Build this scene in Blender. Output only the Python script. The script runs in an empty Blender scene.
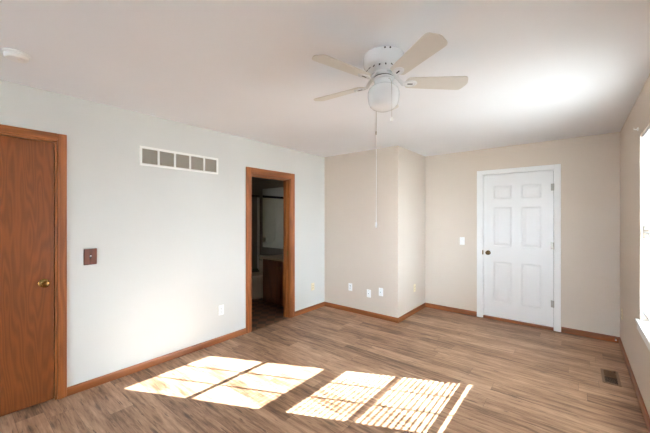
import bpy, bmesh, math, random
from mathutils import Vector, Matrix
random.seed(7)
SC = bpy.context.scene
COL = SC.collection
PI = math.pi

# ------------------------------------------------------------------ camera, world, sun, exposure
cam_d = bpy.data.cameras.new('camera')
cam = bpy.data.objects.new('camera', cam_d)
COL.objects.link(cam)
cam.location = (3.207, 0.0, 1.447)
cam.rotation_euler = (PI / 2, 0, math.radians(39.166))
cam_d.sensor_width = 36
cam_d.lens = 308.228 / 650 * 36
cam_d.shift_y = 1.19 / 650
cam_d.clip_start = 0.02
SC.camera = cam

world = bpy.data.worlds.new('daylight')
SC.world = world
world.use_nodes = True
wn = world.node_tree.nodes
bg = wn['Background']
bg.inputs[0].default_value = (0.74, 0.86, 1.0, 1)
bg.inputs[1].default_value = 50.0

sun_d = bpy.data.lights.new('sun', 'SUN')
sun_d.energy = 112
sun_d.angle = math.radians(0.3)
sun_d.color = (0.87, 0.95, 1.0)
sun = bpy.data.objects.new('sun', sun_d)
COL.objects.link(sun)
sun.location = (9, 5, 5)
sun.rotation_euler = Vector((-1, -0.49, -0.60)).to_track_quat('-Z', 'Y').to_euler()

vs = SC.view_settings
vs.view_transform = 'Standard'
vs.look = 'None'
vs.gamma = 1
vs.use_curve_mapping = False
vs.exposure = 0.13

# ------------------------------------------------------------------ room dimensions (metres)
H = 2.44
X2 = 3.601          # right wall
YB = 4.915          # back wall
XB, YBUMP = 1.305, 3.925
YF = -3.2          # wall behind the camera
TW = 0.13           # wall thickness

# ------------------------------------------------------------------ mesh helpers
class MB:
    def __init__(s): s.bm = bmesh.new()
    def box(s, a, b, bevel=0.0, seg=2, mat=None):
        r = bmesh.ops.create_cube(s.bm, size=1)
        vs_ = r['verts']
        for v in vs_:
            v.co = Vector([(a[i] + b[i]) / 2 + v.co[i] * (b[i] - a[i]) for i in range(3)])
        if bevel:
            es = list({e for v in vs_ for e in v.link_edges})
            rb = bmesh.ops.bevel(s.bm, geom=es, offset=bevel, segments=seg, affect='EDGES', profile=0.5)
            vs_ = list({v for f in rb['faces'] for v in f.verts} | {v for v in vs_ if v.is_valid})
        if mat is not None:
            bmesh.ops.transform(s.bm, matrix=mat, verts=[v for v in vs_ if v.is_valid])
        return s
    def lathe(s, prof, n=32, center=(0, 0, 0), mat=None, sx=1, sy=1):
        rings = []
        for (r, z) in prof:
            if r < 1e-6:
                rings.append([s.bm.verts.new((0, 0, z))])
            else:
                rings.append([s.bm.verts.new((r * sx * math.cos(2 * PI * k / n), r * sy * math.sin(2 * PI * k / n), z)) for k in range(n)])
        for A, B in zip(rings, rings[1:]):
            for k in range(n):
                k2 = (k + 1) % n
                if len(A) == 1 and len(B) == 1: continue
                if len(A) == 1: f = [A[0], B[k2], B[k]]
                elif len(B) == 1: f = [A[k], A[k2], B[0]]
                else: f = [A[k], A[k2], B[k2], B[k]]
                s.bm.faces.new(f)
        vsn = [v for R in rings for v in R]
        m = Matrix.Translation(center)
        if mat is not None: m = m @ mat
        bmesh.ops.transform(s.bm, matrix=m, verts=vsn)
        return s
    def tube(s, pts, r, n=10):
        pts = [Vector(p) for p in pts]
        rings = []
        for i, p in enumerate(pts):
            t = (pts[min(i + 1, len(pts) - 1)] - pts[max(i - 1, 0)]).normalized()
            q = t.to_track_quat('Z', 'Y')
            rr = r[i] if isinstance(r, (list, tuple)) else r
            rings.append([s.bm.verts.new(p + q @ Vector((rr * math.cos(2 * PI * k / n), rr * math.sin(2 * PI * k / n), 0))) for k in range(n)])
        for A, B in zip(rings, rings[1:]):
            for k in range(n):
                s.bm.faces.new([A[k], A[(k + 1) % n], B[(k + 1) % n], B[k]])
        s.bm.faces.new(rings[0][::-1]); s.bm.faces.new(rings[-1])
        return s
    def prism(s, outline, z0, z1, mat=None, bevel=0):
        n = len(outline)
        a = [s.bm.verts.new((x, y, z0)) for x, y in outline]
        b = [s.bm.verts.new((x, y, z1)) for x, y in outline]
        fs = [s.bm.faces.new(a[::-1]), s.bm.faces.new(b)]
        for k in range(n):
            fs.append(s.bm.faces.new([a[k], a[(k + 1) % n], b[(k + 1) % n], b[k]]))
        vv = a + b
        if bevel:
            es = list(set(fs[0].edges) | set(fs[1].edges))
            rb = bmesh.ops.bevel(s.bm, geom=es, offset=bevel, segments=2, affect='EDGES', profile=0.5)
            vv = list({v for f in rb['faces'] for v in f.verts} | {v for v in vv if v.is_valid} | {v for f in fs if f.is_valid for v in f.verts})
        if mat is not None:
            bmesh.ops.transform(s.bm, matrix=mat, verts=vv)
        return s
    def loft(s, rings, cap=True):
        R = [[s.bm.verts.new(p) for p in ring] for ring in rings]
        n = len(R[0])
        for A, B in zip(R, R[1:]):
            for k in range(n):
                s.bm.faces.new([A[k], A[(k + 1) % n], B[(k + 1) % n], B[k]])
        if cap:
            s.bm.faces.new(R[0][::-1]); s.bm.faces.new(R[-1])
        return s
    def build(s, name, mat, parent=None, smooth=False, loc=None):
        bmesh.ops.recalc_face_normals(s.bm, faces=s.bm.faces[:])
        me = bpy.data.meshes.new(name)
        s.bm.to_mesh(me); s.bm.free()
        if smooth:
            for p in me.polygons: p.use_smooth = True
        me.materials.append(mat)
        o = bpy.data.objects.new(name, me)
        COL.objects.link(o)
        if parent is not None: o.parent = parent
        if loc is not None: o.location = loc
        if smooth:
            me.update()
            try:
                md = o.modifiers.new('edges', 'EDGE_SPLIT'); md.split_angle = math.radians(38)
            except Exception: pass
        return o

def thing(name, label, cat, loc=(0, 0, 0), rz=0, group=None):
    o = bpy.data.objects.new(name, None); COL.objects.link(o)
    o.location = loc; o.rotation_euler = (0, 0, rz)
    o.empty_display_size = 0.05
    return tag(o, label, cat, group)
def tag(o, label, cat, group=None):
    o['label'] = label; o['category'] = cat
    if group: o['group'] = group
    return o
def struct(o):
    o['kind'] = 'structure'; return o
def children(o): return [c for c in bpy.data.objects if c.parent == o]
def copy_tree(o, parent=None):
    c = o.copy(); COL.objects.link(c)
    if parent is not None: c.parent = parent
    for ch in children(o): copy_tree(ch, c)
    return c

# ------------------------------------------------------------------ materials
def s2l(c):
    return tuple(((v / 255) / 12.92 if v / 255 <= 0.04045 else ((v / 255 + 0.055) / 1.055) ** 2.4) for v in c) + (1,)
class NT:
    def __init__(s, name):
        s.m = bpy.data.materials.new(name); s.m.use_nodes = True
        s.n = s.m.node_tree.nodes; s.l = s.m.node_tree.links
        s.b = s.n['Principled BSDF']
    def new(s, t, **kw):
        nd = s.n.new(t)
        for k, v in kw.items(): setattr(nd, k, v)
        return nd
    def link(s, a, b): s.l.new(a, b)
    def val(s, sock, x):
        if hasattr(x, 'is_linked') or hasattr(x, 'links'): s.l.new(x, sock)
        else: sock.default_value = x
    def math(s, op, a, b=0.0, c=0.0):
        nd = s.new('ShaderNodeMath', operation=op)
        s.val(nd.inputs[0], a); s.val(nd.inputs[1], b); s.val(nd.inputs[2], c)
        return nd.outputs[0]
    def mix(s, f, a, b, blend='MIX'):
        nd = s.new('ShaderNodeMix', data_type='RGBA', blend_type=blend)
        s.val(nd.inputs[0], f); s.val(nd.inputs[6], a); s.val(nd.inputs[7], b)
        return nd.outputs[2]
    def comb(s, x, y, z):
        nd = s.new('ShaderNodeCombineXYZ')
        s.val(nd.inputs[0], x); s.val(nd.inputs[1], y); s.val(nd.inputs[2], z)
        return nd.outputs[0]
    def noise(s, vec, scale, detail=2, rough=0.5, dist=0.0):
        nd = s.new('ShaderNodeTexNoise')
        s.link(vec, nd.inputs['Vector'])
        nd.inputs['Scale'].default_value = scale; nd.inputs['Detail'].default_value = detail
        nd.inputs['Roughness'].default_value = rough; nd.inputs['Distortion'].default_value = dist
        return nd.outputs[0]
    def xyz(s):
        tc = s.new('ShaderNodeTexCoord'); sp = s.new('ShaderNodeSeparateXYZ')
        s.link(tc.outputs['Object'], sp.inputs[0])
        return sp.outputs
    def ramp(s, f, stops):
        nd = s.new('ShaderNodeValToRGB'); s.link(f, nd.inputs[0])
        cr = nd.color_ramp
        while len(cr.elements) < len(stops): cr.elements.new(0.5)
        for e, (p, c) in zip(cr.elements, stops): e.position = p; e.color = c
        return nd.outputs[0]
    def bump(s, h, strength, dist):
        nd = s.new('ShaderNodeBump'); nd.inputs['Strength'].default_value = strength; nd.inputs['Distance'].default_value = dist
        s.link(h, nd.inputs['Height']); s.link(nd.outputs[0], s.b.inputs['Normal'])

def plain(name, rgb, rough=0.5, metal=0.0, var=0.03, spec=0.5, scale=6):
    t = NT(name)
    c = s2l(rgb)
    tc = t.new('ShaderNodeTexCoord')
    nz = t.noise(tc.outputs['Object'], scale, 3)
    lo = tuple(v * (1 - var) for v in c[:3]) + (1,); hi = tuple(min(1, v * (1 + var)) for v in c[:3]) + (1,)
    t.link(t.ramp(nz, [(0.3, lo), (0.7, hi)]), t.b.inputs['Base Color'])
    t.b.inputs['Roughness'].default_value = rough; t.b.inputs['Metallic'].default_value = metal
    t.b.inputs['Specular IOR Level'].default_value = spec
    return t.m
def paint(name, rgb, rough=0.6, bump=0.08):
    t = NT(name)
    c = s2l(rgb)
    tc = t.new('ShaderNodeTexCoord')
    nz = t.noise(tc.outputs['Object'], 1.3, 3)
    lo = tuple(v * 0.985 for v in c[:3]) + (1,); hi = tuple(min(1, v * 1.015) for v in c[:3]) + (1,)
    t.link(t.ramp(nz, [(0.3, lo), (0.7, hi)]), t.b.inputs['Base Color'])
    t.b.inputs['Roughness'].default_value = rough
    t.b.inputs['Specular IOR Level'].default_value = 0.3
    t.bump(t.noise(tc.outputs['Object'], 160, 2), bump, 0.002)
    return t.m
def wood(name, dark, light, axis, grain=1.0, rough=0.38, freq=34.0, seed=0.0, ring_w=0.30):
    """oak: cathedral contour lines stretched along the given axis, with fine pores"""
    t = NT(name)
    o = t.xyz()
    k = [1.0, 1.0, 1.0]; k[axis] = 0.10
    a = [t.math('MULTIPLY_ADD', o[i], k[i] * 5.0 * grain, seed + 3.1 * i) for i in range(3)]
    n1 = t.noise(t.comb(*a), 1.0, 1.5, 0.45)
    rings = t.math('SINE', t.math('MULTIPLY', n1, freq))
    rings = t.math('MULTIPLY_ADD', rings, 0.5, 0.5)
    k2 = [1.0, 1.0, 1.0]; k2[axis] = 0.03
    a2 = [t.math('MULTIPLY', o[i], k2[i] * 220.0) for i in range(3)]
    pores = t.noise(t.comb(*a2), 1.0, 3, 0.6)
    k3 = [1.0, 1.0, 1.0]; k3[axis] = 0.12
    a3 = [t.math('MULTIPLY', o[i], k3[i] * 9.0) for i in range(3)]
    broad = t.noise(t.comb(*a3), 1.0, 2)
    f = t.math('ADD', t.math('MULTIPLY', rings, ring_w), t.math('ADD', t.math('MULTIPLY', pores, 0.42), t.math('MULTIPLY', broad, 0.34)))
    col = t.ramp(f, [(0.25, s2l(dark)), (0.78, s2l(light))])
    t.link(col, t.b.inputs['Base Color'])
    t.b.inputs['Roughness'].default_value = rough
    t.bump(pores, 0.08, 0.001)
    return t.m
def plank_floor(name):
    t = NT(name)
    o = t.xyz()
    W, L = 0.152, 1.22
    row = t.math('FLOOR', t.math('DIVIDE', o[1], W))
    wr = t.new('ShaderNodeTexWhiteNoise', noise_dimensions='1D'); t.link(row, wr.inputs['W'])
    xs = t.math('ADD', t.math('DIVIDE', o[0], L), wr.outputs['Value'])
    colm = t.math('FLOOR', xs)
    wc = t.new('ShaderNodeTexWhiteNoise', noise_dimensions='2D'); t.link(t.comb(row, colm, 0.0), wc.inputs['Vector'])
    rnd = wc.outputs['Value']
    sh = t.math('MULTIPLY', rnd, 37.0)
    # grain along x
    g = t.noise(t.comb(t.math('MULTIPLY', o[0], 3.6), t.math('MULTIPLY_ADD', o[1], 34.0, sh), sh), 1.0, 5, 0.66, 0.4)
    fine = t.noise(t.comb(t.math('MULTIPLY', o[0], 9.0), t.math('MULTIPLY_ADD', o[1], 170.0, sh), sh), 1.0, 3, 0.6)
    broad = t.noise(t.comb(t.math('MULTIPLY', o[0], 0.9), t.math('MULTIPLY_ADD', o[1], 7.0, sh), sh), 1.0, 2)
    f = t.math('ADD', t.math('MULTIPLY', g, 0.62), t.math('ADD', t.math('MULTIPLY', fine, 0.18), t.math('MULTIPLY', broad, 0.32)))
    f = t.math('ADD', f, t.math('MULTIPLY_ADD', rnd, 0.16, -0.08))
    col = t.ramp(f, [(0.34, s2l((62, 43, 31))), (0.44, s2l((116, 85, 63))), (0.56, s2l((158, 123, 96))), (0.74, s2l((198, 163, 133)))])
    # knots: rare dark elongated spots
    vo = t.new('ShaderNodeTexVoronoi', feature='F1', voronoi_dimensions='2D')
    t.link(t.comb(t.math('MULTIPLY', o[0], 1.9), t.math('MULTIPLY_ADD', o[1], 10.0, sh), 0.0), vo.inputs['Vector'])
    vo.inputs['Scale'].default_value = 1.0
    kn = t.math('LESS_THAN', vo.outputs['Distance'], 0.4)
    kd = t.new('ShaderNodeMapRange'); t.link(t.math('ADD', vo.outputs['Distance'], t.math('MULTIPLY_ADD', fine, 0.10, -0.05)), kd.inputs[0])
    kd.inputs[1].default_value = 0.05; kd.inputs[2].default_value = 0.17; kd.inputs[3].default_value = 0.75; kd.inputs[4].default_value = 0.0
    cs = t.new('ShaderNodeSeparateColor'); t.link(vo.outputs['Color'], cs.inputs[0])
    kf = t.math('MULTIPLY', kd.outputs[0], t.math('MULTIPLY', t.math('GREATER_THAN', cs.outputs[0], 0.5), cs.outputs[1]))
    col = t.mix(kf, col, s2l((70, 52, 42)))
    fl = t.noise(t.comb(t.math('MULTIPLY', o[0], 5.5), t.math('MULTIPLY_ADD', o[1], 60.0, sh), t.math('ADD', sh, 9.0)), 1.0, 3, 0.6, 0.2)
    fm = t.new('ShaderNodeMapRange'); t.link(fl, fm.inputs[0])
    fm.inputs[1].default_value = 0.61; fm.inputs[2].default_value = 0.68; fm.inputs[3].default_value = 0.0; fm.inputs[4].default_value = 0.7
    col = t.mix(fm.outputs[0], col, s2l((60, 43, 34)))
    # seams
    fy = t.math('FRACT', t.math('DIVIDE', o[1], W)); fx = t.math('FRACT', xs)
    sy = t.math('LESS_THAN', fy, 0.014); sx = t.math('LESS_THAN', fx, 0.002)
    seam = t.math('MAXIMUM', sy, sx)
    col = t.mix(t.math('MULTIPLY', seam, 0.55), col, s2l((60, 46, 38)))
    t.link(col, t.b.inputs['Base Color'])
    t.b.inputs['Roughness'].default_value = 0.42
    t.b.inputs['Specular IOR Level'].default_value = 0.4
    t.bump(t.math('SUBTRACT', g, t.math('MULTIPLY', seam, 0.6)), 0.06, 0.002)
    return t.m
def vinyl_floor(name):
    t = NT(name)
    tc = t.new('ShaderNodeTexCoord')
    mp = t.new('ShaderNodeMapping'); mp.inputs['Rotation'].default_value = (0, 0, PI / 4)
    t.link(tc.outputs['Object'], mp.inputs[0])
    ch = t.new('ShaderNodeTexChecker'); ch.inputs['Scale'].default_value = 9.0
    ch.inputs['Color1'].default_value = s2l((124, 86, 60)); ch.inputs['Color2'].default_value = s2l((52, 39, 32))
    t.link(mp.outputs[0], ch.inputs['Vector'])
    nz = t.noise(tc.outputs['Object'], 14, 4)
    t.link(t.mix(t.math('MULTIPLY', nz, 0.5), ch.outputs[0], s2l((70, 50, 38))), t.b.inputs['Base Color'])
    t.b.inputs['Roughness'].default_value = 0.4
    return t.m
def glass(name):
    t = NT(name)
    tr = t.new('ShaderNodeBsdfTransparent'); gl = t.new('ShaderNodeBsdfGlossy'); gl.inputs['Roughness'].default_value = 0.02
    fr = t.new('ShaderNodeFresnel'); fr.inputs['IOR'].default_value = 1.3
    tr.inputs[0].default_value = (0.97, 0.98, 0.975, 1)
    mx = t.new('ShaderNodeMixShader')
    t.link(fr.outputs[0], mx.inputs[0]); t.link(tr.outputs[0], mx.inputs[1]); t.link(gl.outputs[0], mx.inputs[2])
    t.link(mx.outputs[0], t.n['Material Output'].inputs[0])
    return t.m
def frosted(name, rgb):
    t = NT(name)
    t.b.inputs['Base Color'].default_value = s2l(rgb)
    t.b.inputs['Roughness'].default_value = 0.18
    t.b.inputs['Subsurface Weight'].default_value = 0.05
    t.b.inputs['Subsurface Radius'].default_value = (0.03, 0.03, 0.03)
    tc = t.new('ShaderNodeTexCoord'); t.bump(t.noise(tc.outputs['Object'], 20, 1), 0.02, 0.001)
    return t.m

M_left = paint('left_wall_paint', (210, 207, 200))
M_wall = paint('greige_wall_paint', (213, 199, 184))
M_ceil = paint('ceiling_paint', (240, 241, 244), 0.8, 0.15)
M_floor = plank_floor('vinyl_plank')
M_oak_x = wood('oak_trim_lengthwise_x', (114, 61, 26), (156, 90, 44), 0)
M_oak_y = wood('oak_trim_lengthwise_y', (114, 61, 26), (156, 90, 44), 1)
M_oak_z = wood('oak_trim_upright', (114, 61, 26), (156, 90, 44), 2, grain=2.0)
M_oak_door = wood('oak_door_veneer', (98, 49, 19), (126, 67, 29), 2, ring_w=0.34, grain=2.4, freq=70, rough=0.36, seed=2.0)
M_vanity = wood('vanity_oak', (76, 38, 18), (112, 62, 34), 2, grain=1.2)
M_plate_wood = wood('switch_plate_wood', (74, 34, 18), (108, 52, 28), 2, grain=3.0)
M_white = plain('white_enamel', (240, 239, 238), 0.32, var=0.01)
M_white_trim = plain('white_trim_paint', (242, 241, 239), 0.4, var=0.01)
M_fan = plain('fan_white_enamel', (238, 240, 241), 0.25, var=0.01)
M_blade = plain('fan_blade_white', (222, 218, 210), 0.5, var=0.02)
M_globe = frosted('opal_glass', (248, 249, 250))
M_slot = plain('dark_slot', (34, 32, 30), 0.7)
M_brass = plain('antique_brass', (150, 118, 70), 0.25, 1.0, var=0.1)
M_brass_dark = plain('dark_brass', (120, 98, 66), 0.3, 1.0, var=0.1)
M_nickel = plain('satin_nickel', (170, 165, 155), 0.35, 1.0)
M_alu = plain('brushed_aluminium', (236, 237, 235), 0.5, 0.0)
M_chrome = plain('chrome', (205, 208, 210), 0.12, 1.0)
M_chain = plain('chain_metal', (190, 185, 175), 0.35, 1.0)
M_ivory = plain('ivory_plastic', (232, 216, 178), 0.4, var=0.01)
M_plate = plain('white_plastic', (243, 242, 240), 0.35, var=0.01)
M_grille_frame = plain('grille_cream_enamel', (243, 240, 233), 0.4, var=0.01)
M_louver = plain('grille_louver', (196, 184, 166), 0.5)
M_register = plain('register_brown', (128, 98, 72), 0.45, 0.2)
M_duct = plain('dark_duct', (30, 27, 25), 0.8)
M_blind = plain('blind_vinyl', (244, 243, 240), 0.45, var=0.01)
M_glass = glass('window_glass')
M_mirror = plain('mirror_silver', (220, 222, 220), 0.02, 1.0, var=0.0)
M_bath_bounce = paint('bathroom_bounce_paint', (232, 230, 224))  # lighter than the wall in view; on unseen surfaces to bounce light
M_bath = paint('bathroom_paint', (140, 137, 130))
M_surround = plain('almond_surround', (234, 228, 204), 0.35)
M_basin = plain('taupe_tub_enamel', (104, 99, 90), 0.3)
M_porcelain = plain('porcelain', (222, 216, 204), 0.15, var=0.01)
M_counter = plain('counter_laminate', (196, 176, 152), 0.35, var=0.12, scale=40)
M_vinyl = vinyl_floor('bathroom_vinyl')
M_bounce_ground = plain('pale_bounce_ground', (222, 221, 219), 0.9, var=0.08, scale=1.5)

# ------------------------------------------------------------------ structure
def wall(name, plane, c0, c1, u0, u1, z0, z1, holes, mat):
    """wall slab between planes c0 and c1 on axis `plane` ('x' or 'y'), with real openings"""
    us = sorted({u0, u1} | {h[0] for h in holes} | {h[1] for h in holes})
    zs = sorted({z0, z1} | {h[2] for h in holes} | {h[3] for h in holes})
    bm = bmesh.new(); V = {}
    def vert(c, u, z):
        key = (c, u, z)
        if key not in V: V[key] = bm.verts.new((c, u, z) if plane == 'x' else (u, c, z))
        return V[key]
    def solid(i, j):
        if i < 0 or j < 0 or i >= len(us) - 1 or j >= len(zs) - 1: return False
        um, zm = (us[i] + us[i + 1]) / 2, (zs[j] + zs[j + 1]) / 2
        return not any(h[0] < um < h[1] and h[2] < zm < h[3] for h in holes)
    for i in range(len(us) - 1):
        for j in range(len(zs) - 1):
            if not solid(i, j): continue
            q = [(us[i], zs[j]), (us[i + 1], zs[j]), (us[i + 1], zs[j + 1]), (us[i], zs[j + 1])]
            for c in (c0, c1): bm.faces.new([vert(c, *p) for p in q])
            for (di, dj, a, b) in ((0, -1, 0, 1), (1, 0, 1, 2), (0, 1, 2, 3), (-1, 0, 3, 0)):
                if not solid(i + di, j + dj):
                    bm.faces.new([vert(c0, *q[a]), vert(c0, *q[b]), vert(c1, *q[b]), vert(c1, *q[a])])
    bmesh.ops.recalc_face_normals(bm, faces=bm.faces[:])
    me = bpy.data.meshes.new(name); bm.to_mesh(me); bm.free(); me.materials.append(mat)
    o = bpy.data.objects.new(name, me); COL.objects.link(o)
    return struct(o)

# openings
WY0, WY1, WZ0, WZ1 = 2.595, 3.485, 0.632, 2.10      # window in view
RX0, RX1, RZ0, RZ1 = 0.95, 2.65, 0.55, 1.55           # unseen window, added behind the camera for fill light
BD0, BD1, BDZ = 2.415, 3.165, 2.025                  # bathroom doorway (rough)
OD0, OD1, ODZ = -0.225, 0.57, 2.075                  # oak door (rough)
WD0, WD1, WDZ = 2.150, 2.998, 2.075                  # white door (rough)

struct(MB().box((0, YF, -0.15), (X2, YB, 0)).build('floor', M_floor))
struct(MB().box((-0.02, YF - TW, H), (X2 + TW, YB + TW, H + 0.15)).build('ceiling', M_ceil))
wall('wall_left', 'x', -TW, 0, YF - TW, YBUMP + 0.2, -0.15, H, [(BD0, BD1, -0.012, BDZ), (OD0, OD1, -0.012, ODZ)], M_left)
wall('wall_right', 'x', X2, X2 + TW, YF - TW, YB + TW, -0.15, H, [(WY0, WY1, WZ0, WZ1)], M_wall)
wall('wall_back', 'y', YB, YB + TW, 0, X2, -0.15, H, [(WD0, WD1, -0.012, WDZ)], M_wall)
wall('wall_front', 'y', YF - TW, YF, 0, X2, -0.15, H, [(RX0, RX1, RZ0, RZ1)], M_wall)
struct(MB().box((0, YBUMP, 0), (XB, YB, H)).build('wall_bumpout', M_wall))
# spaces behind the two closed doors
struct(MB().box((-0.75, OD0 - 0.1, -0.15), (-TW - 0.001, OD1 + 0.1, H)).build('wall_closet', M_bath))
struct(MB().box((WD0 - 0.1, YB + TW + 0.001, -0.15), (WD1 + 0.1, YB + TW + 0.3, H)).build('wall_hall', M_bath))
# bathroom shell
BX, BY0, BY1 = -2.46, 2.12, 4.0
struct(MB().box((BX, BY0, -0.15), (-TW, BY1, -0.002)).build('floor_bathroom', M_vinyl))
struct(MB().box((-TW, BD0, -0.15), (0, BD1, -0.002)).build('floor_doorway', M_vinyl))
struct(MB().box((-TW, OD0, -0.15), (0, OD1, -0.002)).build('floor_closet_doorway', M_floor))
struct(MB().box((BX - 0.1, BY0 - 0.1, H), (-0.021, BY1 + 0.1, H + 0.15)).build('ceiling_bathroom', M_bath_bounce))
struct(MB().box((BX - 0.1, BY0 - 0.1, -0.15), (BX, BY1 + 0.1, H)).build('wall_bathroom_left', M_bath_bounce))
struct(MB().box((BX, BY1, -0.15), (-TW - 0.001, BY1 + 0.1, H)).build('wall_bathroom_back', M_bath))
struct(MB().box((BX, BY0 - 0.1, -0.15), (-TW - 0.001, BY0, H)).build('wall_bathroom_front', M_bath_bounce))
# ground outside, unseen; kept very pale to bounce daylight onto the ceiling
struct(MB().box((-14, -20, -0.6), (24, 20, -0.45)).build('ground', M_bounce_ground))

# ------------------------------------------------------------------ baseboards
BH, BT = 0.068, 0.013
def baseboard(name, a, b, inward, mat):
    """profiled board from a to b along the wall, projecting towards `inward`"""
    a, b, n = Vector(a), Vector(b), Vector(inward)
    prof = [(0, 0), (BT, 0), (BT, BH - 0.016), (BT * 0.75, BH - 0.006), (BT * 0.45, BH), (0, BH)]
    mb = MB()
    rings = [[p + n * d + Vector((0, 0, z)) for d, z in prof] for p in (a, b)]
    mb.loft(rings)
    return struct(mb.build(name, mat))
CW = 0.062  # casing width
baseboard('baseboard_left', (0, 0.613, 0), (0, 2.384, 0), (1, 0, 0), M_oak_y)
baseboard('baseboard_left_corner', (0, 3.224, 0), (0, YBUMP - BT, 0), (1, 0, 0), M_oak_y)
baseboard('baseboard_left_rear', (0, YF, 0), (0, -0.27, 0), (1, 0, 0), M_oak_y)
baseboard('baseboard_bumpout_front', (0, YBUMP, 0), (XB + BT, YBUMP, 0), (0, -1, 0), M_oak_x)
baseboard('baseboard_bumpout_side', (XB, YBUMP, 0), (XB, YB - BT, 0), (1, 0, 0), M_oak_y)
baseboard('baseboard_back_left', (XB, YB, 0), (2.083, YB, 0), (0, -1, 0), M_oak_x)
baseboard('baseboard_back_right', (3.062, YB, 0), (X2, YB, 0), (0, -1, 0), M_oak_x)
baseboard('baseboard_right', (X2, YF, 0), (X2, YB - BT, 0), (-1, 0, 0), M_oak_y)

# ------------------------------------------------------------------ door casings, jambs
def casing_x(name, y0, y1, ztop, w, mats, proj=0.016):
    """three-sided trim on the left wall around opening y0..y1"""
    root = bpy.data.objects.new(name, None); COL.objects.link(root); struct(root)
    my, mz = mats
    for (a, b) in ((y0 - w, y0), (y1, y1 + w)):
        mb = MB(); mb.box((0, a, 0), (proj, b, ztop + w), 0.004)
        mb.box((proj - 0.001, a + w * 0.25, 0), (proj + 0.003, b - w * 0.3, ztop + w * 0.7), 0.0015)
        mb.build('casing_side', mz, root)
    mb = MB(); mb.box((0, y0, ztop), (proj, y1, ztop + w), 0.004)
    mb.box((proj - 0.001, y0, ztop + w * 0.28), (proj + 0.003, y1, ztop + w * 0.7), 0.0015)
    mb.build('casing_head', my, root)
    j = 0.018
    for (a, b) in ((y0 - 0.006 - j + 0.02, y0 + 0.014), (y1 - 0.014, y1 + 0.01 - 0.004 + j - 0.02)):
        MB().box((-TW, min(a, b), 0), (0.001, max(a, b), ztop + 0.01)).build('jamb_side', mz, root)
    MB().box((-TW, y0 + 0.014, ztop - 0.012), (0.001, y1 - 0.014, ztop + 0.008)).build('jamb_head', my, root)
    return root
# bathroom doorway: inner edges 2.438 .. 3.135, head 2.0, outer top 2.09
t = casing_x('trim_1', 2.442, 3.142, 2.008, 0.08 * 0.98, (M_oak_y, M_oak_z))
# door stop strips inside the bathroom jamb
for (a, b) in ((2.456, 2.468), (3.116, 3.128)):
    MB().box((-0.085, a, 0), (-0.05, b, 1.984)).build('stop_strip', M_oak_z, t)
MB().box((-0.085, 2.468, 1.984), (-0.05, 3.116, 1.996)).build('stop_strip', M_oak_y, t)
MB().box((-0.088, 3.1262, 0.90), (-0.03, 3.1285, 0.96)).build('strike_plate', M_brass_dark, t)
# oak door casing
casing_x('trim_2', -0.217, 0.557, 2.058, 0.058, (M_oak_y, M_oak_z))
# metal threshold
struct(MB().prism([(-0.012, 2.456), (0.008, 2.456), (0.008, 3.128), (-0.012, 3.128)], -0.002, 0.004, bevel=0.002).build('trim_3', M_register))

# oak door (closed, in the left wall)
d1 = struct(MB().box((-0.047, -0.200, 0.012), (-0.008, 0.540, 2.043), 0.002).build('door_1', M_oak_door))
kb = MB()
rotx = Matrix.Rotation(PI / 2, 4, 'Y')
kb.lathe([(0, 0), (0.032, 0), (0.033, 0.004), (0.026, 0.009), (0.014, 0.011), (0.012, 0.03), (0.02, 0.036), (0.027, 0.046), (0.028, 0.056), (0.022, 0.064), (0.01, 0.067), (0, 0.067)], 28, (-0.008, 0.478, 0.938), rotx)
kb.build('door_knob', M_brass, d1, True)

# white six-panel door (in the back wall)
rootc = bpy.data.objects.new('trim_4', None); COL.objects.link(rootc); struct(rootc)
def wcase(a, b, nm):
    mb = MB(); mb.box(a, b, 0.004)
    mb.build(nm, M_white_trim, rootc)
yw = YB
wcase((2.080, yw - 0.016, 0.0), (2.148, yw, 2.128), 'casing_side')
wcase((2.990, yw - 0.016, 0.0), (3.058, yw, 2.128), 'casing_side')
wcase((2.148, yw - 0.016, 2.064), (2.990, yw, 2.128), 'casing_head')
MB().box((2.146, yw - 0.002, 0), (2.164, yw + TW, 2.075)).build('jamb_side', M_white_trim, rootc)
MB().box((2.984, yw - 0.002, 0), (3.002, yw + TW, 2.075)).build('jamb_side', M_white_trim, rootc)
MB().box((2.164, yw - 0.002, 2.061), (2.984, yw + TW, 2.078)).build('jamb_head', M_white_trim, rootc)
struct(MB().box((2.164, yw - 0.013, 0), (2.984, yw + 0.09, 0.036), 0.003).build('trim_5', M_oak_x))

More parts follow.
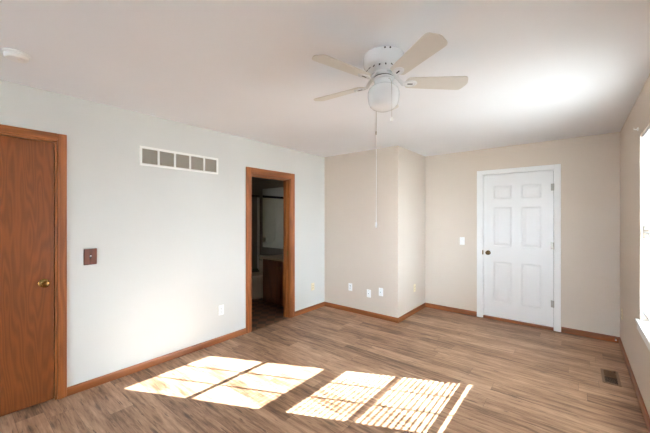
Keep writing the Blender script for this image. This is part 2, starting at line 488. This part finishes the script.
def panel_door(name, x0, x1, z0, z1, y, th, mat):
    W, Hh = x1 - x0, z1 - z0
    xs = [0, .118, .358, .458, .698, W]
    xs[4] = W - .118; xs[3] = W - .358
    zs = [0, .205, .795, .995, 1.565, 1.66, 1.865, Hh]
    bm = bmesh.new()
    g = [[bm.verts.new((x0 + x, y, z0 + z)) for z in zs] for x in xs]
    pan = []
    for i in range(len(xs) - 1):
        for j in range(len(zs) - 1):
            f = bm.faces.new([g[i][j], g[i + 1][j], g[i + 1][j + 1], g[i][j + 1]])
            if i in (1, 3) and j in (1, 3, 5): pan.append(f)
    bm.normal_update()
    for th_, dp in ((0.010, 0.0), (0.012, -0.007), (0.010, 0.0), (0.028, 0.005)):
        bmesh.ops.inset_individual(bm, faces=pan, thickness=th_, depth=dp, use_even_offset=True)
    be = [e for e in bm.edges if e.is_boundary]
    r = bmesh.ops.extrude_edge_only(bm, edges=be)
    nv = [v for v in r['geom'] if isinstance(v, bmesh.types.BMVert)]
    for v in nv: v.co.y += th
    bmesh.ops.contextual_create(bm, geom=[e for e in r['geom'] if isinstance(e, bmesh.types.BMEdge)])
    bmesh.ops.recalc_face_normals(bm, faces=bm.faces[:])
    me = bpy.data.meshes.new(name); bm.to_mesh(me); bm.free(); me.materials.append(mat)
    o = bpy.data.objects.new(name, me); COL.objects.link(o)
    return struct(o)
d2 = panel_door('door_2', 2.168, 2.980, 0.039, 2.057, yw + 0.006, 0.035, M_white)
roty = Matrix.Rotation(PI / 2, 4, 'X')
kb = MB()
kb.lathe([(0, 0), (0.031, 0), (0.032, 0.004), (0.025, 0.009), (0.013, 0.011), (0.012, 0.03), (0.02, 0.036), (0.026, 0.046), (0.027, 0.056), (0.021, 0.063), (0.01, 0.066), (0, 0.066)], 28, (2.228, yw + 0.006, 0.945), roty)
kb.build('door_knob', M_brass_dark, d2, True)
MB().box((2.150, yw - 0.004, 0.915), (2.166, yw - 0.0015, 0.975), 0.001).build('strike_plate', M_brass_dark, rootc)
for z in (1.84, 1.085, 0.337):
    hb = MB()
    hb.lathe([(0, -0.045), (0.006, -0.045), (0.0065, -0.04), (0.0065, 0.04), (0.006, 0.045), (0, 0.045)], 12, (2.983, yw - 0.006, z))
    hb.box((2.955, yw + 0.003, z - 0.044), (2.983, yw + 0.0065, z + 0.044))
    hb.build('hinge', M_nickel, d2)

# ------------------------------------------------------------------ window with double-hung sashes
def make_window(name, y0, y1):
    """double-hung window recessed in the right wall; glass 0.07 m outside the wall face"""
    root = bpy.data.objects.new(name, None); COL.objects.link(root); struct(root)
    root.location = (X2, (y0 + y1) / 2, WZ0)
    cy = (y0 + y1) / 2
    def L(a, b): return ((a[0] - X2, a[1] - cy, a[2] - WZ0), (b[0] - X2, b[1] - cy, b[2] - WZ0))
    g0, g1 = y0 + 0.04, y1 - 0.04
    mb = MB()
    for (a, b) in (((X2 + 0.05, y0, WZ0), (X2 + 0.125, y0 + 0.022, WZ1)), ((X2 + 0.05, y1 - 0.022, WZ0), (X2 + 0.125, y1, WZ1)),
                   ((X2 + 0.05, y0 + 0.022, WZ1 - 0.012), (X2 + 0.125, y1 - 0.022, WZ1)), ((X2 + 0.05, y0 + 0.022, WZ0), (X2 + 0.125, y1 - 0.022, WZ0 + 0.016))):
        mb.box(*L(a, b))
    mb.build('window_frame', M_white_trim, root)
    for k, (xa, xb, zb, zt, gb, gt, mz) in enumerate(((X2 + 0.058, X2 + 0.085, WZ0 + 0.012, 1.392, 0.690, 1.314, 1.032), (X2 + 0.088, X2 + 0.115, 1.318, WZ1 - 0.010, 1.402, 2.084, 1.742))):
        mb = MB()
        mb.box(*L((xa, y0 + 0.02, zb), (xb, g0, zt))); mb.box(*L((xa, g1, zb), (xb, y1 - 0.02, zt)))
        mb.box(*L((xa, g0, zb), (xb, g1, gb))); mb.box(*L((xa, g0, gt), (xb, g1, zt)))
        xm = (xa + xb) / 2
        mb.box(*L((xm - 0.007, g0, mz - 0.009), (xm + 0.007, g1, mz + 0.009)))
        for q in (1, 2):
            yy = g0 + (g1 - g0) * q / 3
            mb.box(*L((xm - 0.007, yy - 0.007, gb), (xm + 0.007, yy + 0.007, gt)))
        s_ = mb.build('window_sash', M_white_trim, root)
        MB().box(*L((xm - 0.0015, g0 - 0.004, gb - 0.004), (xm + 0.0015, g1 + 0.004, gt + 0.004))).build('pane', M_glass, s_)
    mb = MB()
    mb.box(*L((X2 - 0.023, y0 - 0.05, WZ0 - 0.026), (X2 - 0.0005, y1 + 0.05, WZ0), ), 0.005)
    mb.box(*L((X2 - 0.0005, y0 + 0.001, WZ0 + 0.0005), (X2 + 0.06, y1 - 0.001, WZ0 + 0.003)))
    mb.build('window_sill', M_white_trim, root)
    mb = MB(); mb.box(*L((X2 - 0.014, y0 - 0.035, WZ0 - 0.08), (X2 - 0.0005, y1 + 0.035, WZ0 - 0.0265)), 0.003)
    mb.build('window_apron', M_white_trim, root)
    return root
make_window('window_1', WY0, WY1)
w2 = bpy.data.objects.new('added_fill_window', None); COL.objects.link(w2); struct(w2)  # out of view, added to throw soft daylight on the far walls
for k in range(3):
    a = RX0 + (RX1 - RX0) * k / 3; b = RX0 + (RX1 - RX0) * (k + 1) / 3
    mb = MB()
    mb.box((a, YF - 0.1, RZ0), (a + 0.045, YF - 0.05, RZ1)); mb.box((b - 0.045, YF - 0.1, RZ0), (b, YF - 0.05, RZ1))
    mb.box((a + 0.045, YF - 0.1, RZ0), (b - 0.045, YF - 0.05, RZ0 + 0.045)); mb.box((a + 0.045, YF - 0.1, RZ1 - 0.045), (b - 0.045, YF - 0.05, RZ1))
    f_ = mb.build('window_sash', M_white_trim, w2)
    MB().box((a + 0.043, YF - 0.077, RZ0 + 0.043), (b - 0.043, YF - 0.073, RZ1 - 0.043)).build('pane', M_glass, f_)

# horizontal blind, hung in the recess
xb = X2 + 0.026
bl = thing('window_blind', 'white horizontal slatted blind hanging in the sunlit window recess', 'blind', (xb, (WY0 + WY1) / 2, 0.676))
bw = (WY1 - WY0) / 2 - 0.008
MB().box((-0.018, -bw, 2.098 - 0.676 - 0.026), (0.018, bw, 2.098 - 0.676), 0.002).build('headrail', M_blind, bl)
mb = MB()
zz = 0.735 - 0.676
while zz < 2.05 - 0.676:
    w = 0.0125
    tilt = math.radians(11 + 3.5 * min(1, max(0, (zz - 0.30) / 0.25)))
    rings = []
    for yy in (-bw, bw):
        pts = []
        for k in range(5):
            q = -1 + k / 2
            arc = 0.0016 * (1 - q * q)
            px, pz = q * w, arc
            pts.append((px * math.cos(tilt) - pz * math.sin(tilt), yy, zz + px * math.sin(tilt) + pz * math.cos(tilt)))
        low = [(p[0] + 0.0004 * math.sin(tilt), p[1], p[2] - 0.0007) for p in pts[::-1]]
        rings.append(pts + low)
    mb.loft(rings)
    zz += 0.025
mb.build('slats', M_blind, bl)
MB().box((-0.011, -bw, 0.690 - 0.676), (0.011, bw, 0.718 - 0.676), 0.004).build('bottom_rail', M_blind, bl)
for yy in (-0.32, 0.0, 0.32):
    mb = MB()
    for xx in (-0.0135, 0.0135):
        mb.tube([(xx, yy, 0.03), (xx, yy, 1.39)], 0.0006, 5)
    mb.build('ladder_cord', M_blind, bl)
MB().tube([(-0.021, 0.40, 1.395), (-0.021, 0.40, 0.55)], 0.003, 8).build('tilt_wand', M_blind, bl)
MB().tube([(-0.021, 0.36, 1.395), (-0.021, 0.36, 0.20), (-0.023, 0.345, 0.06), (-0.028, 0.31, 0.0), (-0.05, 0.27, -0.008)], 0.0014, 6).build('lift_cord', M_blind, bl)

# ------------------------------------------------------------------ ceiling fan
FX, FY = 2.287, 1.70
fan = thing('ceiling_fan', 'white five-blade ceiling fan with opal globe light and two pull chains', 'ceiling fan', (FX, FY, H))
def zl(z): return z - H
mb = MB().lathe([(0, 0), (0.120, 0), (0.124, -0.004), (0.125, -0.03), (0.122, -0.058), (0.112, -0.076), (0.094, -0.092), (0.080, -0.104), (0.074, -0.108), (0, -0.108)], 48)
hs = mb.build('motor_housing', M_fan, fan, True)
# dark vent slots round the lower taper and two screws near the top
for k in range(18):
    a = 2 * PI * k / 18 + 0.1
    m = Matrix.Rotation(a, 4, 'Z') @ Matrix.Translation((0.0985, 0, -0.0885)) @ Matrix.Rotation(math.radians(-41), 4, 'Y')
    MB().box((-0.0012, -0.0034, -0.018), (0.0018, 0.0034, 0.018), 0.0008, 1, mat=m).build('vent_slot', M_slot, hs)
for da in (-6, 8):
    a = math.atan2(-FY, 3.207 - FX) + math.radians(da + 10)
    m = Matrix.Rotation(a, 4, 'Z') @ Matrix.Translation((0.1235, 0, -0.011)) @ Matrix.Rotation(PI / 2, 4, 'Y')
    MB().lathe([(0, 0), (0.0052, 0), (0.0052, 0.0025), (0.003, 0.0034), (0, 0.0034)], 12, mat=m).build('screw', M_slot, hs)
MB().lathe([(0, -0.108), (0.071, -0.108), (0.074, -0.112), (0.074, -0.126), (0.069, -0.131), (0, -0.131)], 40).build('rotor_flange', M_fan, fan, True)
MB().lathe([(0, -0.131), (0.060, -0.131), (0.060, -0.137), (0, -0.137)], 40).build('groove', M_slot, fan, True)
MB().lathe([(0, -0.137), (0.063, -0.137), (0.066, -0.141), (0.064, -0.147), (0.055, -0.150), (0.055, -0.176), (0.058, -0.180), (0, -0.180)], 40).build('switch_housing', M_fan, fan, True)
gl = MB().lathe([(0.050, -0.178), (0.056, -0.182), (0.074, -0.190), (0.088, -0.203), (0.095, -0.220), (0.0965, -0.242), (0.094, -0.264), (0.091, -0.284), (0.084, -0.302), (0.068, -0.318), (0.046, -0.329), (0.020, -0.335), (0, -0.336)], 48)
gl.build('light_globe', M_globe, fan, True)
# blades
PITCH = math.radians(-13)
def blade_outline():
    r0, r1 = 0.132, 0.520
    w0, w1 = 0.049, 0.064
    pts = []
    for k in range(9):
        a = PI / 2 + PI * k / 8
        pts.append((r0 + 0.03 + 0.03 * math.cos(a), w0 * math.sin(a)))
    # lower edge out to tip, rounded corners
    rc = 0.03
    for k in range(6):
        a = -PI / 2 + (PI / 2) * k / 5
        pts.append((r1 - 0.012 - rc + rc * math.cos(a) , -(w1 - rc) + rc * math.sin(a)))
    for k in range(1, 6):
        yy = -(w1 - rc) + 2 * (w1 - rc) * k / 6
        pts.append((r1 - 0.012 + 0.012 * (1 - (yy / (w1 - rc)) ** 2), yy))
    for k in range(6):
        a = (PI / 2) * k / 5
        pts.append((r1 - 0.012 - rc + rc * math.cos(a), (w1 - rc) + rc * math.sin(a)))
    return pts
ZB = -0.163
for k in range(5):
    ang = math.radians(40.2 + 72 * k)
    Rz = Matrix.Rotation(ang, 4, 'Z')
    m = Rz @ Matrix.Translation((0, 0, ZB)) @ Matrix.Rotation(PITCH, 4, 'X')
    b = MB().prism(blade_outline(), 0, 0.006, mat=m, bevel=0.0015).build('blade', M_blade, fan)
    # blade iron: arm from the flange, dropping to an oval medallion under the blade root
    mb = MB()
    secs = []
    for (r, z, w, h) in ((0.066, -0.119, 0.022, 0.006), (0.084, -0.128, 0.021, 0.006), (0.102, -0.150, 0.020, 0.005), (0.120, ZB - 0.005, 0.021, 0.004), (0.140, ZB - 0.004, 0.023, 0.004)):
        tw = PITCH * min(1, max(0, (r - 0.07) / 0.05))
        ring = []
        for q in range(10):
            a = 2 * PI * q / 10
            yy, z2 = w * math.cos(a), h * math.sin(a)
            ring.append(Rz @ Vector((r, yy * math.cos(tw) - z2 * math.sin(tw), z + yy * math.sin(tw) + z2 * math.cos(tw))))
        secs.append(ring)
    mb.loft(secs)
    m2 = m @ Matrix.Translation((0.164, 0, -0.0005)) @ Matrix.Rotation(PI, 4, 'X')
    mb.lathe([(0, 0), (1.0, 0), (1.0, 0.004), (0.85, 0.008), (0.72, 0.008), (0.66, 0.005), (0, 0.005)], 32, sx=0.044, sy=0.029, mat=m2)
    iron = mb.build('blade_iron', M_fan, fan, True)
    ms = m @ Matrix.Translation((0.164, 0, -0.0062))
    MB().box((-0.016, -0.004, -0.0010), (0.016, 0.004, 0.0006), 0.0004, 1, mat=ms).build('slot', M_slot, iron)
# pull chains: view axis runs roughly -x,+y; near side of the light kit is towards the camera
rx, ry = 0.7753, 0.6316          # to the right seen from the camera
dx, dy = -0.6316, 0.7753         # away from the camera
c1 = Vector((rx * 0.026 - dx * 0.062, ry * 0.026 - dy * 0.062, 0))
c1e = Vector((rx * 0.029 - dx * 0.102, ry * 0.029 - dy * 0.102, 0))
mb = MB().tube([c1 * 0.8 + Vector((0, 0, -0.158)), c1 + Vector((0, 0, -0.161)), c1.lerp(c1e, 0.8) + Vector((0, 0, -0.195)), c1e + Vector((0, 0, -0.235)), c1e + Vector((0, 0, -0.408))], 0.0015, 6)
ch = mb.build('pull_chain', M_chain, fan)
e = c1e
MB().lathe([(0, 0), (0.004, -0.002), (0.0075, -0.014), (0.008, -0.02), (0.005, -0.027), (0, -0.029)], 16, (e.x, e.y, -0.405)).build('chain_pull', M_plate, ch, True)
c2 = Vector((-rx * 0.040 + dx * 0.03, -ry * 0.040 + dy * 0.03, 0))
c2o = c2 * 1.0
mb = MB().tube([c2o + Vector((0, 0, -0.315)), c2o + Vector((0, 0, -0.46))], 0.0018, 6)
ch2 = mb.build('pull_chain', M_chain, fan)
MB().lathe([(0, -0.452), (0.004, -0.453), (0.0048, -0.462), (0.003, -0.475), (0, -0.476)], 12, (c2o.x, c2o.y, 0)).build('chain_connector', M_chain, ch2, True)
MB().tube([c2o + Vector((0, 0, -0.474)), c2o + Vector((0.001, 0, -0.75)), c2o + Vector((0, 0, -1.02))], 0.0020, 6).build('pull_cord', M_plate, ch2)
MB().lathe([(0, -1.018), (0.004, -1.02), (0.0065, -1.035), (0.0065, -1.045), (0.004, -1.055), (0, -1.056)], 14, (c2o.x, c2o.y, 0)).build('chain_pull', M_plate, ch2, True)

# ------------------------------------------------------------------ smoke detector
sd = thing('smoke_detector', 'round white smoke detector on the ceiling above the oak door', 'smoke detector', (0.583, 0.266, H))
MB().lathe([(0, 0), (0.061, 0), (0.062, -0.003), (0.062, -0.010), (0.058, -0.012), (0, -0.012)], 40).build('base_plate', M_plate, sd, True)
MB().lathe([(0, -0.012), (0.055, -0.012), (0.056, -0.016), (0.055, -0.028), (0.048, -0.036), (0.026, -0.040), (0, -0.040)], 40).build('cover', M_plate, sd, True)
MB().lathe([(0, -0.0385), (0.008, -0.0385), (0.008, -0.042), (0.006, -0.043), (0, -0.043)], 16, (0.020, 0.01, 0)).build('test_button', M_grille_frame, sd, True)

# ------------------------------------------------------------------ wall plates (built facing -Y, centre at origin)
def plate_thing(name, label, cat, loc, rz, group, kind, mat, matslot=None):
    t = thing(name, label, cat, loc, rz, group)
    MB().box((-0.035, -0.006, -0.0575), (0.035, 0, 0.0575), 0.003).build('cover_plate', mat, t)
    if kind == 'outlet':
        for z in (0.0195, -0.0195):
            rr = MB().lathe([(0, 0), (0.0165, 0), (0.0165, 0.0025), (0, 0.0025)], 24, (0, -0.005, z), roty).build('receptacle', mat, t)
            for (x, w, hh) in ((-0.0065, 0.0034, 0.011), (0.0065, 0.0034, 0.0095)):
                MB().box((x - w / 2, -0.0082, z + 0.003 - hh / 2), (x + w / 2, -0.0072, z + 0.003 + hh / 2)).build('slot', M_slot, rr)
            MB().lathe([(0, 0), (0.0034, 0), (0.0034, 0.001), (0, 0.001)], 12, (0, -0.0072, z - 0.0085), roty).build('ground_hole', M_slot, rr)
        MB().lathe([(0, 0), (0.0032, 0), (0.002, 0.0014), (0, 0.0014)], 12, (0, -0.0058, 0), roty).build('screw', M_nickel, t)
    elif kind == 'switch':
        MB().box((-0.006, -0.0075, -0.0125), (0.006, -0.005, 0.0125), 0.0006, 1).build('toggle_slot', mat, t)
        m = Matrix.Translation((0, -0.007, 0.002)) @ Matrix.Rotation(math.radians(-28), 4, 'X')
        MB().box((-0.0042, -0.014, -0.0045), (0.0042, 0.0, 0.0045), 0.001, 1, mat=m).build('toggle', M_plate, t)
        for z in (0.03, -0.03):
            MB().lathe([(0, 0), (0.0032, 0), (0.002, 0.0014), (0, 0.0014)], 12, (0, -0.0058, z), roty).build('screw', M_nickel, t)
    elif kind == 'jack':
        MB().box((-0.009, -0.0085, -0.010), (0.009, -0.005, 0.010), 0.001, 1).build('jack', mat, t)
        MB().lathe([(0, 0), (0.0045, 0), (0.0045, 0.008), (0.002, 0.008), (0, 0.004)], 14, (0, -0.008, 0), roty).build('connector', M_slot, t)
        for z in (0.042, -0.042):
            MB().lathe([(0, 0), (0.0032, 0), (0.002, 0.0014), (0, 0.0014)], 12, (0, -0.0058, z), roty).build('screw', M_nickel, t)
    return t
RL = PI / 2
plate_thing('wall_outlet', 'white outlet low on the long white wall between the oak door and the open doorway', 'outlet', (0, 2.019, 0.372), RL, 'wall outlets', 'outlet', M_plate)
plate_thing('wall_outlet', 'ivory outlet low on the white wall right of the open bathroom doorway', 'outlet', (0, 3.63, 0.365), RL, 'wall outlets', 'outlet', M_ivory)
plate_thing('wall_outlet', 'white outlet, leftmost of the three plates on the protruding greige wall', 'outlet', (0.515, YBUMP, 0.381), 0, 'wall outlets', 'outlet', M_plate)
plate_thing('jack_plate', 'white jack plate, middle and lowest of three plates on the protruding wall', 'wall plate', (0.844, YBUMP, 0.332), 0, 'jack plates', 'jack', M_plate)
plate_thing('jack_plate', 'white jack plate, rightmost of three plates, nearest the protruding wall corner', 'wall plate', (1.043, YBUMP, 0.384), 0, 'jack plates', 'jack', M_plate)
plate_thing('wall_outlet', 'ivory outlet on the short side wall between protruding corner and white door wall', 'outlet', (XB, 4.485, 0.38), RL, 'wall outlets', 'outlet', M_ivory)
plate_thing('wall_outlet', 'ivory outlet low on the window wall near the far right room corner', 'outlet', (X2, 4.70, 0.385), -RL, 'wall outlets', 'outlet', M_ivory)
plate_thing('light_switch', 'white toggle light switch on the greige wall left of the white door', 'light switch', (1.875, YB, 1.095), 0, None, 'switch', M_plate)
# wooden plate beside the oak door
ws = thing('light_switch', 'dark wooden switch plate with white toggle on white wall beside oak door', 'light switch', (0, 0.772, 1.116), RL)
MB().box((-0.046, -0.009, -0.068), (0.046, 0, 0.068), 0.004).build('cover_plate', M_plate_wood, ws)
MB().box((-0.0065, -0.0105, -0.0135), (0.0065, -0.0085, 0.0135), 0.0006, 1).build('toggle_slot', M_slot, ws)
m = Matrix.Translation((0, -0.010, 0.002)) @ Matrix.Rotation(math.radians(-28), 4, 'X')
MB().box((-0.0045, -0.014, -0.005), (0.0045, 0.0, 0.005), 0.001, 1, mat=m).build('toggle', M_plate, ws)
for z in (0.03, -0.03):
    MB().lathe([(0, 0), (0.0032, 0), (0.002, 0.0014), (0, 0.0014)], 12, (0, -0.0088, z), roty).build('screw', M_brass, ws)

# ------------------------------------------------------------------ return air grille (left wall)
gy0, gy1, gz0, gz1 = 1.152, 1.978, 1.945, 2.130
gr = thing('return_air_grille', 'long cream air return grille with five louvred sections high on white wall', 'vent', (0, (gy0 + gy1) / 2, (gz0 + gz1) / 2), RL)
gw, gh = (gy1 - gy0) / 2, (gz1 - gz0) / 2
bd = 0.022
cell = (2 * gw - 2 * bd - 4 * 0.020) / 5
mb = MB()
mb.box((-gw, -0.010, gh - bd), (gw, 0, gh), 0.003); mb.box((-gw, -0.010, -gh), (gw, 0, -gh + bd), 0.003)
mb.box((-gw, -0.010, -gh + bd), (-gw + bd, 0, gh - bd)); mb.box((gw - bd, -0.010, -gh + bd), (gw, 0, gh - bd))
x = -gw + bd
cells = []
for k in range(5):
    cells.append((x, x + cell)); x += cell
    if k < 4:
        mb.box((x, -0.009, -gh + bd), (x + 0.020, 0, gh - bd)); x += 0.020
mb.build('frame', M_grille_frame, gr)
for (a, b) in cells:
    MB().box((a, -0.0012, -gh + bd), (b, -0.0002, gh - bd)).build('duct_opening', M_duct, gr)
    mb = MB()
    n = 15
    for q in range(n):
        z = -gh + bd + (2 * gh - 2 * bd) * (q + 0.5) / n
        m = Matrix.Translation((0, -0.005, z)) @ Matrix.Rotation(math.radians(50), 4, 'X')
        mb.box((a, -0.0048, -0.0006), (b, 0.0042, 0.0006), mat=m)
    mb.build('louvers', M_louver, gr)

# ------------------------------------------------------------------ floor register
fr = thing('floor_register', 'brown metal floor register in the planks near the right wall', 'floor vent', (3.449, 3.80, 0))
fw, fl = 0.062, 0.158
mb = MB()
mb.box((-fw, -fl, 0), (-fw + 0.02, fl, 0.005), 0.0015); mb.box((fw - 0.02, -fl, 0), (fw, fl, 0.005), 0.0015)
mb.box((-fw + 0.02, -fl, 0), (fw - 0.02, -fl + 0.02, 0.005), 0.0015); mb.box((-fw + 0.02, fl - 0.02, 0), (fw - 0.02, fl, 0.005), 0.0015)
mb.box((-fw + 0.02, -0.004, 0.0005), (fw - 0.02, 0.004, 0.0045))
mb.build('frame', M_register, fr)
MB().box((-fw + 0.02, -fl + 0.02, 0.0002), (fw - 0.02, fl - 0.02, 0.0010)).build('duct_opening', M_duct, fr)
mb = MB()
for k in range(19):
    y = -fl + 0.028 + k * (2 * fl - 0.056) / 18
    m = Matrix.Translation((0, y, 0.0028)) @ Matrix.Rotation(math.radians(-30 if y < 0 else 30), 4, 'X')
    mb.box((-fw + 0.02, -0.0022, -0.0005), (fw - 0.02, 0.0022, 0.0005), mat=m)
mb.build('louvers', M_register, fr)

# ------------------------------------------------------------------ small hardware
ds = thing('door_stop', 'small white-tipped door stop on the baseboard in the far right corner', 'door stop', (3.560, YB - BT, 0.045))
MB().lathe([(0, 0), (0.010, 0), (0.008, 0.004), (0.0042, 0.006), (0.0042, 0.062), (0, 0.062)], 14, (0, 0, 0), roty).build('spring', M_brass_dark, ds, True)
MB().lathe([(0, 0.060), (0.008, 0.060), (0.0085, 0.066), (0.006, 0.074), (0, 0.075)], 14, (0, 0, 0), roty).build('rubber_tip', M_plate, ds, True)
hk = thing('curtain_hook', 'tiny white hook on the right wall by the upper window corner', 'hook', (X2, 3.563, 2.17), -RL)
MB().lathe([(0, 0), (0.014, 0), (0.014, 0.006), (0.007, 0.010), (0, 0.010)], 16, (0, 0, 0), roty).build('rose', M_plate, hk, True)
MB().tube([(0, -0.004, 0), (0, -0.02, -0.002), (0, -0.026, 0.004), (0, -0.026, 0.014)], 0.0035, 8).build('hook_arm', M_plate, hk, True)

# ------------------------------------------------------------------ bathroom contents
vx0, vx1, vy = -1.02, -0.135, 3.46
va = thing('vanity_cabinet', 'dark oak vanity cabinet seen through the open bathroom doorway', 'cabinet', ((vx0 + vx1) / 2, (vy + BY1) / 2, 0))
vw, vd = (vx1 - vx0) / 2, (BY1 - vy) / 2
MB().box((-vw, -vd + 0.018, 0), (vw, vd - 0.002, 0.735)).build('body', M_vanity, va)
for (a, b) in ((-vw + 0.02, -0.008), (0.008, vw - 0.02)):
    d = MB().box((a, -vd, 0.10), (b, -vd + 0.017, 0.715), 0.004).build('door', M_vanity, va)
    kx = b - 0.03 if a < -0.1 else a + 0.03
    MB().lathe([(0, 0), (0.008, 0), (0.006, 0.012), (0.013, 0.02), (0.010, 0.028), (0, 0.03)], 16, (kx, -vd, 0.62), roty).build('knob', M_brass_dark, d, True)
ct = tag(MB().box((vx0 - 0.02, vy - 0.02, 0.7355), (vx1, BY1 - 0.003, 0.767), 0.006).build('countertop', M_counter), 'tan countertop with backsplash on top of the bathroom vanity', 'countertop')
MB().box((vx0 - 0.0, BY1 - 0.022, 0.766), (vx1, BY1 - 0.003, 0.845), 0.003).build('backsplash', M_counter, ct)
fa = thing('faucet', 'small chrome faucet standing on the bathroom countertop', 'faucet', (-0.60, 3.88, 0.7675))
MB().lathe([(0, 0), (0.025, 0), (0.024, 0.01), (0.014, 0.016), (0.013, 0.06), (0, 0.065)], 20).build('base', M_chrome, fa, True)
MB().tube([(0, 0, 0.05), (0, -0.03, 0.085), (0, -0.08, 0.09), (0, -0.11, 0.07)], 0.009, 10).build('spout', M_chrome, fa, True)
for sx_ in (-0.06, 0.06):
    MB().lathe([(0, 0), (0.02, 0), (0.018, 0.02), (0.02, 0.04), (0, 0.045)], 16, (sx_, 0, 0)).build('handle', M_chrome, fa, True)
# mirror over vanity and toilet
mr = thing('wall_mirror', 'wide frameless mirror on the bathroom wall above the vanity', 'mirror', ((-1.655 - 0.14) / 2, BY1, 0.862))
mw = (1.655 - 0.14) / 2
MB().box((-mw, -0.008, 0), (mw, -0.0005, 1.16), 0.001, 1).build('mirror_glass', M_mirror, mr)
for xx in (-mw + 0.2, mw - 0.2): MB().box((xx - 0.012, -0.011, -0.004), (xx + 0.012, -0.0005, 0.012), 0.001).build('clip', M_chrome, mr)

# toilet, back against the mirror wall
tx = -1.29
to = thing('toilet', 'pale toilet beside the vanity in the dim bathroom', 'toilet', (tx, 3.545, 0))
def ell(cy, a, b, z, n=28): return [(a * math.cos(2 * PI * k / n), cy + b * math.sin(2 * PI * k / n) * (1.0 if math.sin(2 * PI * k / n) < 0 else 0.8), z) for k in range(n)]
MB().loft([ell(0.06, 0.105, 0.20, 0), ell(0.06, 0.10, 0.19, 0.04), ell(0.04, 0.085, 0.17, 0.13), ell(0.0, 0.11, 0.19, 0.22), ell(-0.03, 0.16, 0.24, 0.31), ell(-0.04, 0.18, 0.265, 0.375), ell(-0.04, 0.18, 0.265, 0.39)]).build('bowl', M_porcelain, to, True)
MB().loft([ell(-0.04, 0.186, 0.272, 0.391), ell(-0.04, 0.19, 0.276, 0.40), ell(-0.04, 0.186, 0.272, 0.411)]).build('seat', M_porcelain, to, True)
MB().loft([ell(-0.04, 0.182, 0.268, 0.4115), ell(-0.04, 0.184, 0.27, 0.42), ell(-0.04, 0.175, 0.258, 0.43)]).build('lid', M_porcelain, to, True)
MB().box((-0.22, 0.235, 0.37), (0.22, 0.435, 0.70), 0.02, 3).build('tank', M_porcelain, to, True)
MB().box((-0.23, 0.225, 0.70), (0.23, 0.442, 0.735), 0.01, 2).build('tank_lid', M_porcelain, to, True)
MB().box((-0.19, 0.215, 0.64), (-0.12, 0.2348, 0.655), 0.003).build('flush_handle', M_chrome, to)

# tub with surround and shower enclosure along the far wall
tb = thing('bathtub', 'taupe bathtub with almond moulded wall surround at the back of the dim bathroom', 'bathtub', (-2.08, 3.06, 0))
hx, hy = 0.37, 0.935
mb = MB()
def rr(x0, x1, y0, y1, r, z, n=5):
    out = []
    for (cx_, cy_, a0) in ((x1 - r, y1 - r, 0), (x0 + r, y1 - r, PI / 2), (x0 + r, y0 + r, PI), (x1 - r, y0 + r, 1.5 * PI)):
        for k in range(n):
            a = a0 + (PI / 2) * k / (n - 1)
            out.append((cx_ + r * math.cos(a), cy_ + r * math.sin(a), z))
    return out
mb.loft([rr(-hx, hx, -hy, hy, 0.01, 0), rr(-hx, hx, -hy, hy, 0.01, 0.39), rr(-hx + 0.01, hx - 0.01, -hy + 0.01, hy - 0.01, 0.02, 0.40), rr(-hx + 0.06, hx - 0.07, -hy + 0.07, hy - 0.07, 0.10, 0.40), rr(-hx + 0.08, hx - 0.09, -hy + 0.10, hy - 0.10, 0.10, 0.34), rr(-hx + 0.12, hx - 0.13, -hy + 0.18, hy - 0.18, 0.10, 0.08)])
mb.build('basin', M_basin, tb, True)
mb = MB()
mb.box((-hx - 0.0, -hy, 0.401), (-hx + 0.014, hy, 1.95), 0.004)
mb.box((-hx + 0.014, -hy, 0.401), (hx, -hy + 0.014, 1.95), 0.004)
su = mb.build('surround', M_surround, tb)
mb = MB()
mb.tube([(-hx + 0.016, -0.10, 1.82), (-hx + 0.016, -0.10, 0.98), (-hx + 0.016, -0.06, 0.90), (-hx + 0.016, 0.02, 0.86), (-hx + 0.016, 0.30, 0.86)], 0.012, 10)
mb.build('moulded_rib', M_surround, su, True)
mb = MB(); mb.box((-hx + 0.013, 0.25, 0.99), (-hx + 0.10, 0.65, 1.02), 0.006); mb.box((-hx + 0.013, 0.25, 0.89), (-hx + 0.10, 0.275, 0.99), 0.006)
mb.build('soap_ledge', M_surround, su)
se = thing('shower_enclosure', 'chrome shower enclosure with dark header rail standing on the bathtub rim', 'shower enclosure', (-1.745, 3.06, 0.4015))
MB().box((-0.022, -hy + 0.016, 1.455), (0.022, hy - 0.016, 1.50), 0.004).build('header_rail', M_slot, se)
for yy in (-hy + 0.034, hy - 0.035):
    MB().box((-0.018, yy - 0.016, 0.0), (0.018, yy + 0.016, 1.455), 0.003).build('jamb_post', M_alu, se)
MB().box((-0.02, -hy + 0.05, 0.0), (0.02, hy - 0.055, 0.03), 0.003).build('bottom_track', M_chrome, se)
